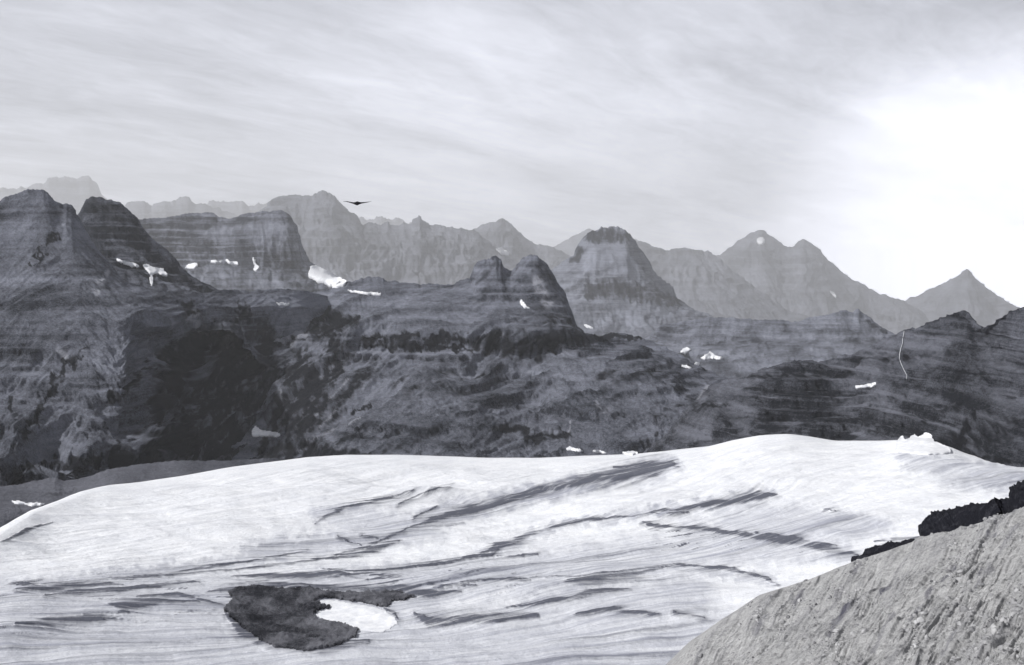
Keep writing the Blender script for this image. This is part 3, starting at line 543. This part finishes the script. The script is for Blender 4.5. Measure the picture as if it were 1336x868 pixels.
def drape(name, poly, mat, label, cat, group=None, thick=3.0, lift=1.0, step=0.6, bridge=2, jag=1.1, edge_lump=0.0, seed=0):
    """a body of real thickness lying on the terrain, its outline traced"""
    xs = [p[0] for p in poly]; ys = [p[1] for p in poly]
    X = np.arange(min(xs) - 1, max(xs) + 1, step); Y = np.arange(min(ys) - 1, max(ys) + 1, step)
    idx = {}; V = []; Rs = []
    gxx, gyy = np.meshgrid(X, Y); jx = fbm2(gxx / 4, gyy / 4, 4, seed + 1) * jag * 2; jy = fbm2(gxx / 4, gyy / 4, 4, seed + 4) * jag
    from collections import deque
    D = {}
    for j, y in enumerate(Y):
        for i, x in enumerate(X):
            if not inside(x + jx[j, i], y + jy[j, i], poly): continue
            h = hit(x, y)
            if h is not None: D[(i, j)] = h[3]
    def local(A, n, fn):
        return {k: fn([A[q] for q in ((k[0] + a, k[1] + b) for a in range(-n, n + 1) for b in range(-n, n + 1)) if q in A]) for k in A}
    if bridge: D2 = local(local(D, bridge, min), bridge, lambda l: sum(l) / len(l)); D = {k: min(D[k], D2[k]) * .5 + D2[k] * .5 for k in D}     # the snow fills the gullies under it
    for (i, j), r in D.items():
        p = Vector((0, 0, CAMZ)) + dirpix(X[i], Y[j]) * r; l = lift * r / F
        idx[(i, j)] = len(V); V.append(p + Vector((0, 0, l + edge_lump * max(0, float(fbm2(np.array([p.x / 12]), np.array([p.y / 12]), 4, seed)[0]) + .35)))); Rs.append(r)
    faces = []
    for (i, j) in idx:
        q = [(i, j), (i, j + 1), (i + 1, j + 1), (i + 1, j)]
        if all(k in idx for k in q):
            ids = [idx[k] for k in q]; r = [Rs[k] for k in ids]
            if max(r) - min(r) < 0.09 * r[0]: faces.append(ids)
    if not faces: print('EMPTY drape', label); return None
    if bridge: thick = max(thick, (6 if bridge > 4 else 2.5) * float(np.mean(Rs)) / F)
    par = list(range(len(V)))
    def find(a):
        while par[a] != a: par[a] = par[par[a]]; a = par[a]
        return a
    for f in faces:
        for k in f[1:]: par[find(k)] = find(f[0])
    cnt = {}
    for f in faces: cnt[find(f[0])] = cnt.get(find(f[0]), 0) + 1
    bigc = max(cnt, key=cnt.get); print('drape', label[:50], cnt)
    faces = [f for f in faces if find(f[0]) == bigc]
    n = len(V); Vb = [v - Vector((0, 0, thick)) for v in V]
    from collections import Counter
    ec = Counter()
    for f in faces:
        for a, b in zip(f, f[1:] + f[:1]): ec[(a, b)] += 1
    allf = faces + [[n + k for k in reversed(f)] for f in faces]
    for (a, b) in list(ec):
        if (b, a) not in ec: allf.append([b, a, a + n, b + n])
    used = sorted({k for f in allf for k in f}); mp = {k: q for q, k in enumerate(used)}; VV = V + Vb
    base = Vector(np.mean([VV[k] for k in used], axis=0))
    me = bpy.data.meshes.new(name); me.from_pydata([VV[k] - base for k in used], [], [[mp[k] for k in f] for f in allf]); me.update()
    me.materials.append(mat); o = bpy.data.objects.new(name, me); C.objects.link(o); o.location = base
    if mat is M_dark:
        w_ = np.array([VV[k] for k in used]); tn = .62 + fbm2(w_[:, 0] / 28, w_[:, 1] / 50, 4, 7) * .9
        ca = me.color_attributes.new('cover', 'FLOAT_COLOR', 'POINT'); ca.data.foreach_set('color', np.stack([tn * 0, tn * 0, np.clip(tn, 0, 1), tn * 0 + 1], -1).astype(np.float32).ravel())
    for p in me.polygons: p.use_smooth = True
    return tag(o, label, cat, None, group)
TARGETS = TERR['mountain'] + TERR['moraine'] + [glacier]
SG = 'old snow patches on the mountains'
PATCH = [
 ([(150, 337), (156, 339), (164, 342), (172, 343), (180, 346), (181, 349), (172, 349), (164, 345), (152, 341)], 'slanting snow streak on the ledge under the second peak from the left'),
 ([(187, 345), (194, 346), (200, 349), (208, 351), (213, 350), (214, 353), (219, 358), (216, 361), (206, 357), (200, 358), (199, 368), (200, 373), (196, 374), (196, 362), (193, 355), (188, 350)], 'snow patch with a narrow tail hanging down, right of the slanting streak'),
 ([(240, 350), (246, 345), (256, 344), (260, 348), (252, 351)], 'leftmost snow patch at the foot of the long dark wall'),
 ([(266, 345), (276, 345)] and [(274, 342), (280, 339), (284, 341), (291, 340), (290, 343), (280, 344)], 'thin snow patch second from the left at the foot of the long wall'),
 ([(294, 340), (298, 339), (302, 342), (312, 342), (312, 346), (302, 346)], 'thin snow patch at the foot of the long wall, left of the upright one'),
 ([(328, 338), (332, 336), (334, 344), (338, 351), (335, 355), (331, 353), (331, 345)], 'small upright snow patch in a gully of the long wall'),
 ([(404, 348), (412, 347), (425, 353), (438, 359), (452, 367), (448, 374), (440, 376), (430, 372), (415, 368), (402, 361)], 'large white snowfield sloping off the end of the long dark wall'),
 ([(447, 378), (470, 381), (490, 382), (499, 383), (496, 386), (480, 385), (455, 381)], 'long thin snow streak below the large snowfield'),
 ([(358, 395), (366, 396), (377, 396), (376, 399), (366, 399)], 'tiny snow sliver on the bench above the black cirque'),
 ([(647, 324), (654, 325), (663, 329), (664, 334), (656, 333), (649, 328)], 'snow spot on the hazy rounded peak'),
 ([(678, 391), (681, 391), (686, 398), (691, 403), (686, 403), (680, 398)], 'small snow streak on the right-hand rock knob'),
 ([(761, 424), (768, 425), (775, 428), (774, 430), (765, 428)], 'tiny snow bar below the square-topped mountain'),
 ([(881, 464), (888, 461), (889, 455), (896, 453), (902, 457), (896, 461), (892, 466), (884, 467)], 'crooked snow patch left of the triangular one on the right-centre slope'),
 ([(914, 468), (922, 463), (926, 458), (933, 464), (945, 467), (942, 469), (928, 468), (920, 470)], 'triangular snow patch on the right-centre slope'),
 ([(888, 476), (896, 477), (904, 480), (902, 482), (888, 479)], 'faint snow sliver lowest under the crooked patch'),
 ([(907, 472), (914, 474), (913, 477), (907, 476)], 'tiny snow spot under the triangular patch'),
 ([(988, 311), (994, 310), (998, 314), (996, 319), (990, 320), (986, 316)], 'round white snow spot under the higher of the twin summits'),
 ([(1083, 380), (1086, 381), (1091, 387), (1091, 390), (1085, 385)], 'slender snow streak on the right flank of the twin-summit mountain'),
 ([(327, 563), (334, 556), (338, 561), (348, 563), (358, 564), (368, 567), (362, 571), (345, 570), (330, 570)], 'bright snow patch on the floor of the black cirque'),
 ([(738, 585), (745, 583), (752, 586), (764, 589), (754, 590), (740, 588)], 'snow patch left of the dashes just behind the glacier edge'),
 ([(772, 588), (782, 588), (792, 591), (788, 592), (774, 590)], 'short snow dash in the middle, just behind the glacier edge'),
 ([(812, 590), (826, 589), (834, 592), (826, 594), (814, 593)], 'snow dash right of the others, just behind the glacier edge'),
 ([(14, 654), (24, 654), (34, 657), (44, 656), (60, 657), (57, 659), (46, 660), (41, 662), (34, 659), (20, 658)], 'thin snow streak on the moraine at the left edge'),
 ([(1114, 504), (1125, 503), (1136, 501), (1146, 499), (1144, 502), (1130, 506), (1116, 507)], 'narrow curved snow streak on the layered cliff wall'),
]
for k, (poly, lab) in enumerate(PATCH):
    drape('snow_patch', poly, M_snow, lab, 'snow patch', SG, seed=100 + k, lift=1.0, bridge=6 if k == 6 else 2, jag=.7 if k == 6 else 1.3, thick=6)
drape('snow_apron', [(1166, 590), (1167, 581), (1172, 572), (1177, 568), (1181, 573), (1187, 571), (1193, 566), (1199, 570), (1206, 565), (1212, 565), (1216, 568), (1219, 575), (1228, 579), (1240, 584), (1240, 592), (1210, 594)],
      M_snow, 'ragged white snow apron climbing from the glacier up the foot of the layered cliff', 'snow', seed=190, lift=.3, bridge=3, jag=.9, thick=3)
def scratchmat():
    m, t, b = newmat('scratch_white'); b.inputs['Base Color'].default_value = (.42, .43, .46, 1); return m
M_scratch = scratchmat()
drape('scratch', [(1180.55, 430), (1179.55, 437), (1178.1499999999999, 443), (1178.1499999999999, 449), (1175.75, 456), (1174.1499999999999, 463), (1173.95, 470), (1176.55, 477), (1179.75, 484), (1183.55, 491), (1183.1499999999999, 496), (1182.1499999999999, 496), (1182.55, 491), (1178.75, 484), (1175.55, 477), (1172.95, 470), (1173.1499999999999, 463), (1174.75, 456), (1177.1499999999999, 449), (1177.1499999999999, 443), (1178.55, 437), (1179.55, 430)],
      M_scratch, 'thin white waterfall threading down the layered cliff wall', 'scratch', seed=200, bridge=0, jag=.05, lift=1.6, step=.25, thick=2)  # a pale scratch mark, modelled as a thread of falling water

# ------------------------------------------------------------------ dark rubble island in the glacier
TARGETS = [glacier]
drape('rubble_island', [(292, 795), (300, 788), (304, 783), (297, 772), (310, 767), (340, 766), (380, 769), (410, 769), (440, 773), (470, 774), (500, 772), (522, 771), (526, 776), (542, 779), (530, 783), (512, 786), (505, 792),
      (495, 792), (480, 788), (470, 786), (450, 785), (436, 781), (418, 781), (410, 786), (430, 792), (428, 796), (412, 798), (410, 804), (424, 811), (450, 815), (470, 822), (462, 832), (440, 843), (400, 850), (360, 845), (330, 830), (308, 812)],
      M_dark, 'dark rubble island rising from the ice at the bottom edge', 'rock island', seed=300, bridge=0, lift=1.5, step=.7, jag=2.4, edge_lump=3.5, thick=8)
drape('frozen_pond', [(412, 784), (424, 783), (440, 783), (456, 787), (480, 790), (500, 796), (514, 804), (520, 814), (500, 826), (470, 822), (450, 814), (424, 810), (412, 803), (414, 798), (432, 795), (432, 791)],
      M_snow, 'pale frozen pond lying against the dark rubble island', 'pond', seed=310, bridge=0, lift=.5, step=.7, jag=1.3, thick=3)

# ------------------------------------------------------------------ near slope and outcrop, lower right
def slopemat():
    m, t, b = newmat('pale_scree'); tc = t.nodes.new('ShaderNodeTexCoord'); O = tc.outputs['Object']
    at = t.nodes.new('ShaderNodeAttribute'); at.attribute_name = 'cover'; sp = t.nodes.new('ShaderNodeSeparateColor'); t.links.new(at.outputs['Color'], sp.inputs[0])
    a = noise(t, O, 3.0, 8, 0.7); c = noise(t, O, 0.5, 6, 0.65); e = noise(t, O, 12, 4, 0.7)
    v = fmath(t, 'ADD', fmath(t, 'MULTIPLY', maprange(t, a, .3, .7), .45), fmath(t, 'MULTIPLY', maprange(t, c, .3, .7), .25))
    v = fmath(t, 'ADD', v, fmath(t, 'MULTIPLY', maprange(t, e, .3, .7), .3), clamp=True)
    col = mixc(t, v, (.15, .15, .155), (.60, .60, .605))
    col = mixc(t, sp.outputs[0], col, (.09, .09, .115))
    t.links.new(col, b.inputs['Base Color'])
    bp = t.nodes.new('ShaderNodeBump'); bp.inputs['Strength'].default_value = .7; bp.inputs['Distance'].default_value = .25
    t.links.new(fmath(t, 'ADD', a, fmath(t, 'MULTIPLY', e, .3)), bp.inputs['Height']); t.links.new(bp.outputs[0], b.inputs['Normal']); return m
M_scree = slopemat()
def build_slope():
    E = T((700, 1030, 46), (850, 895, 50), (900, 841, 54), (940, 812, 56), (960, 799, 57), (990, 778, 58), (1020, 768, 58), (1060, 755, 60), (1090, 742, 60), (1120, 731, 60), (1160, 718, 58), (1200, 704, 55), (1240, 694, 52), (1280, 682, 49), (1325, 667, 46), (1400, 640, 42), (1600, 590, 36), (2000, 520, 30))
    Mi = T((700, 1080, 30), (940, 900, 34), (1200, 800, 30), (1400, 760, 24), (2000, 700, 16))
    Lo = T((700, 1300, 16), (1000, 1150, 14), (1336, 1000, 11), (2000, 950, 8))
    Bo = T((700, 2600, 6), (1336, 2200, 4.5), (2000, 2000, 4))
    xs = np.linspace(700, 2000, 1300); K = []
    for i, r in enumerate((E, Mi, Lo, Bo)):
        r = np.array(r, float); y = smooth1(np.interp(xs, r[:, 0], r[:, 1]), 9 if i == 0 else 81); K.append(P(xs, y, smooth1(np.interp(xs, r[:, 0], r[:, 2]), 81)))
    G = []
    d = K[0][:, :2] / np.linalg.norm(K[0][:, :2], axis=1)[:, None]
    for k in range(24, 0, -1):
        f = k / 24; q = K[0].copy(); q[:, :2] += d * 60 * f; q[:, 2] -= 40 * f * (0.4 + f); G.append(q)
    for i in range(3):
        n = (260, 200, 60)[i]
        for k in range(n): f = k / n; G.append(K[i] * (1 - f) + K[i + 1] * f)
    G = np.array(G)
    for _ in range(40): G[25:-1] = .25 * G[24:-2] + .5 * G[25:-1] + .25 * G[26:]
    px, py = pixel_of(G); x, y = G[..., 0], G[..., 1]
    # ribs run down the fall line, seen slanting from upper right to lower left
    a = math.radians(52); s = px * math.sin(a) + py * math.cos(a); al = px * math.cos(a) - py * math.sin(a)
    wv = fbm2(px / 90, py / 90, 2, 4) * 14
    rib = fbm2((s + wv) / 12, al / 110, 5, 41, .66); rib2 = fbm2((s + wv) / 5, al / 170, 4, 45, .6); lump = fbm2(x / 1.6, y / 1.6, 5, 44, .6)
    ef = np.concatenate([np.zeros(24), sstep(0, 26, np.arange(G.shape[0] - 24) * 1.0)])[:, None] * .93 + .07
    G[..., 2] += (rib * .22 + rib2 * .10 + lump * .20 + fbm2(x / .45, y / .45, 4, 46, .6) * .08 + fbm2(x / 7, y / 7, 3, 49) * .4) * ef
    streaks = [[(1180, 745, 1), (1168, 760, 4), (1150, 775, 2)], [(1292, 745, 4), (1280, 755, 3), (1272, 768, 1)], [(1318, 672, 4), (1300, 690, 3), (1288, 706, 2)], [(1215, 770, 2), (1200, 792, 2), (1188, 808, 1)], [(1120, 778, 2), (1100, 800, 4), (1080, 830, 3)],
               [(1245, 738, 2), (1230, 760, 3)], [(1098, 765, 2), (1085, 790, 3)], [(1165, 800, 2), (1140, 840, 3)], [(1325, 690, 3), (1305, 720, 2)], [(1120, 740, 2), (1112, 750, 3)], [(1000, 805, 3), (985, 820, 4)], [(1260, 800, 2), (1230, 850, 3)], [(1050, 770, 2), (1035, 790, 3)]]
    m = stroke_mask(px, py, streaks, 4, 46, .8) * .75
    m = np.clip(m * (.7 + .9 * rib2) + sstep(.0, .6, rib) * .28 + sstep(.1, .6, rib2) * .25, 0, 1)
    o = mesh_grid('rock_slope', G, M_scree, np.stack([m, m * 0, m * 0], -1))
    # loose stones, one mesh of thousands
    ico = []
    ph = (1 + 5 ** .5) / 2
    for a_, b_ in ((-1, ph), (1, ph), (-1, -ph), (1, -ph)): ico += [(a_, b_, 0), (0, a_, b_), (b_, 0, a_)]
    ico = np.array(ico, float); ico /= np.linalg.norm(ico[0])
    import itertools
    fc = [t_ for t_ in itertools.combinations(range(12), 3) if all(np.linalg.norm(ico[p] - ico[q]) < 1.1 for p, q in ((t_[0], t_[1]), (t_[1], t_[2]), (t_[0], t_[2])))]
    fc = [t_ if np.dot(np.cross(ico[t_[1]] - ico[t_[0]], ico[t_[2]] - ico[t_[0]]), ico[t_[0]]) > 0 else (t_[0], t_[2], t_[1]) for t_ in fc]
    rr = np.random.default_rng(5); ok = np.argwhere((px > 880) & (px < 1480) & (py > 640) & (py < 960) & (np.arange(G.shape[0])[:, None] > 28))
    cl = fbm2(px / 26, py / 26, 4, 91); wgt = np.clip(cl[ok[:, 0], ok[:, 1]] + .25, .02, 1) ** 2
    pick = ok[rr.choice(len(ok), 4200, p=wgt / wgt.sum())]; VV = []; FF = []
    for n_, (i_, j_) in enumerate(pick):
        c = G[i_, j_]; dist = math.hypot(c[0], c[1]); r = min(.10, .020 * (1 - rr.random()) ** -.42) * (.45 + dist / 50)
        sc = r * (.6 + .8 * rr.random(3)); ra = rr.random() * 6.28; q = ico * (0.75 + .5 * rr.random((12, 1))) * sc
        q = np.stack([q[:, 0] * math.cos(ra) - q[:, 1] * math.sin(ra), q[:, 0] * math.sin(ra) + q[:, 1] * math.cos(ra), q[:, 2] * .8], -1)
        VV.append(q + c + [0, 0, r * .1]); FF += [tuple(12 * n_ + k_ for k_ in t_) for t_ in fc]
    me = bpy.data.meshes.new('loose_stones'); me.from_pydata(np.concatenate(VV).tolist(), [], FF); me.update()
    m_, t_, b_ = newmat('stone'); tcn = t_.nodes.new('ShaderNodeTexCoord'); a1 = noise(t_, tcn.outputs['Object'], 1.7, 3, .6); t_.links.new(mixc(t_, maprange(t_, a1, .3, .7), (.10, .10, .108), (.46, .46, .47)), b_.inputs['Base Color'])
    me.materials.append(m_); so_ = bpy.data.objects.new('loose_stones', me); C.objects.link(so_)
    tag(so_, 'loose stones lying all over the pale scree slope at the lower right', 'stones', 'stuff')
    return tag(o, 'pale streaked scree slope falling away at the lower right corner', 'slope', 'structure')
slope = build_slope()

def crag(name, label, cat, prof, Rf, thick, seed, group=None):
    """a jagged body of rock: traced silhouette, real depth, rough on all sides"""
    xs = np.arange(prof[0][0], prof[-1][0] + .01, .7); pr = np.array(prof, float)
    top = np.interp(xs, pr[:, 0], pr[:, 1]) + fbm2(xs / 5, xs * 0 + seed, 5, seed, .65) * 3.0; bot = np.interp(xs, pr[:, 0], pr[:, 2])
    top = np.minimum(top, bot - .5)
    R = np.interp(xs, pr[:, 0], pr[:, 3]); t1 = P(xs, top, R); b1 = P(xs, bot + 14, R)
    d = t1[:, :2] / np.linalg.norm(t1[:, :2], axis=1)[:, None]; G = []
    n = 26
    hgt = (t1[:, 2] - b1[:, 2])
    endt = np.clip(np.minimum(xs - xs[0], xs[-1] - xs) / 12, 0.15, 1)
    for k in range(n + 1):      # half-loop: front foot -> crest -> back foot
        a = math.pi * k / n; q = b1.copy(); f = math.sin(a) ** .7; off = -math.cos(a) * thick * endt
        q[:, 2] = b1[:, 2] + hgt * f; q[:, :2] += d * off[:, None]; G.append(q)
    G = np.array(G); x, z = G[..., 0], G[..., 2]; y = G[..., 1]
    nz = fbm2(x / 1.1 + y * .3, z / .9 + y * .5, 5, seed + 2, .6); nb = ridg2(x / 2.6, z / 2.2 + y * .3, 3, seed + 7)
    G[..., 1] += nz * 1.1 + nb * 1.3; G[..., 2] += nz * .35
    base = Vector(G[[0, -1]].reshape(-1, 3).mean(0)); me_o = mesh_grid(name, G - np.array(base), M_black, np.zeros(G.shape) + .4)
    me_o.location = base; return tag(me_o, label, cat, None, group)
def blackmat():
    m, t, b = newmat('black_rock'); tc = t.nodes.new('ShaderNodeTexCoord'); a = noise(t, tc.outputs['Object'], 1.6, 8, .7); c = noise(t, tc.outputs['Object'], 6, 5, .7)
    v = fmath(t, 'ADD', fmath(t, 'MULTIPLY', maprange(t, a, .5, .75), .7), fmath(t, 'MULTIPLY', maprange(t, c, .55, .8), .3), clamp=True)
    t.links.new(mixc(t, v, (.012, .0125, .018), (.07, .071, .085)), b.inputs['Base Color'])
    bp = t.nodes.new('ShaderNodeBump'); bp.inputs['Distance'].default_value = .4; t.links.new(a, bp.inputs['Height']); t.links.new(bp.outputs[0], b.inputs['Normal']); return m
M_black = blackmat()
def edge(x): return float(np.interp(x, [1090, 1120, 1160, 1200, 1240, 1280, 1325, 1400, 1600], [742, 731, 718, 704, 694, 682, 667, 640, 590]))
crag('rock_outcrop', 'jagged black rock outcrop rising behind the upper edge of the pale slope', 'rock outcrop',
     [(1194, 705, edge(1194), 66), (1198, 700, edge(1198), 66), (1201, 692, edge(1201), 66), (1208, 685, edge(1208), 66), (1222, 679, edge(1222), 66), (1234, 678, edge(1234), 65), (1243, 674, edge(1243), 65), (1254, 669, edge(1254), 64), (1265, 663, edge(1265), 63), (1276, 659, edge(1276), 62), (1285, 655, edge(1285), 61), (1291, 651, edge(1291), 61), (1298, 653, edge(1298), 60), (1305, 657, edge(1305), 60), (1314, 656, edge(1314), 59), (1324, 664, edge(1324), 59)], 60, 2.6, 401)
crag('rock_outcrop', 'low black rock ledge tapering down left from the jagged outcrop', 'rock outcrop',
     [(1112, 733, edge(1112), 67), (1128, 724, edge(1128), 67), (1146, 716, edge(1146), 67), (1150, 711, edge(1150), 67), (1162, 708, edge(1162), 66), (1178, 703, edge(1178), 66), (1202, 696, edge(1202), 66)], 60, 1.5, 405)
crag('rock_outcrop', 'black boulder at the right edge, above the end of the jagged outcrop', 'rock outcrop',
     [(1312, 660, edge(1312), 58), (1319, 652, edge(1319), 58), (1324, 645, edge(1324), 58), (1327, 638, edge(1327), 57), (1340, 632, edge(1340), 56), (1356, 628, edge(1356), 56), (1380, 632, edge(1380), 55), (1410, 636, edge(1410), 54)], 60, 2.4, 409)

# ------------------------------------------------------------------ soaring bird
def bird():
    # one continuous body: wings, fuselage and tail lofted from cross sections along the span
    s = .98                                   # half span in metres
    sec = [(-1.0, .105, -.10, .03, .006), (-.86, .115, -.07, .10, .012), (-.62, .07, .0, .19, .022), (-.40, .01, .04, .25, .035), (-.20, -.035, .06, .28, .06), (-.09, -.05, .10, .46, .12), (0, -.045, .12, .60, .15),
           (.09, -.04, .10, .46, .12), (.20, -.015, .06, .28, .06), (.42, .01, .04, .25, .035), (.66, .05, .0, .18, .022), (.88, .095, -.07, .10, .012), (1.02, .12, -.10, .03, .006)]
    V = []; Fc = []; n = 14
    for (x, z, y, ch, th) in sec:
        for k in range(n):
            a = 2 * math.pi * k / n; V.append((x * s, y + math.cos(a) * ch * .6, z * 1.1 + math.sin(a) * th * .9))
    for i in range(len(sec) - 1):
        for k in range(n): Fc.append((i * n + k, i * n + (k + 1) % n, (i + 1) * n + (k + 1) % n, (i + 1) * n + k))
    Fc.append(tuple(range(n))[::-1]); Fc.append(tuple((len(sec) - 1) * n + k for k in range(n)))
    me = bpy.data.meshes.new('bird'); me.from_pydata(V, [], Fc); me.update()
    for p in me.polygons: p.use_smooth = True
    m, t, b = newmat('dark_plumage'); tcc = t.nodes.new('ShaderNodeTexCoord'); nn = noise(t, tcc.outputs['Object'], 20, 4, .6)
    t.links.new(mixc(t, nn, (.008, .008, .01), (.02, .02, .024)), b.inputs['Base Color']); me.materials.append(m)
    o = bpy.data.objects.new('bird', me); C.objects.link(o)
    p = P(np.array(466.), np.array(265.), 78.0); o.location = Vector(p); o.rotation_euler = (math.radians(14), 0, math.radians(8))
    sub = o.modifiers.new('s', 'SUBSURF'); sub.levels = 1; sub.render_levels = 2
    tag(o, 'black bird soaring with spread wings in front of the hazy flat-topped mountain ridge', 'bird')
bird()

# ------------------------------------------------------------------ haze
def haze():
    x0, x1, y0, y1, z0, z1 = -110000, 110000, -9000, 112000, CAMZ - 8800, CAMZ + 8500
    V = [(x, y, z) for z in (z0, z1) for y in (y0, y1) for x in (x0, x1)]
    Fc = [(0, 2, 3, 1), (4, 5, 7, 6), (0, 1, 5, 4), (2, 6, 7, 3), (0, 4, 6, 2), (1, 3, 7, 5)]
    me = bpy.data.meshes.new('haze'); me.from_pydata(V, [], Fc); o = bpy.data.objects.new('haze', me); C.objects.link(o)
    m = bpy.data.materials.new('air'); m.use_nodes = True; t = m.node_tree; t.nodes.clear()
    v = t.nodes.new('ShaderNodeVolumePrincipled'); v.inputs['Color'].default_value = (.985, .99, 1.0, 1); v.inputs['Density'].default_value = 1.25e-5; v.inputs['Anisotropy'].default_value = .25
    ou = t.nodes.new('ShaderNodeOutputMaterial'); t.links.new(v.outputs[0], ou.inputs['Volume']); me.materials.append(m)
    tag(o, 'thin pale haze filling the air between the mountains', 'haze', 'stuff')
haze()
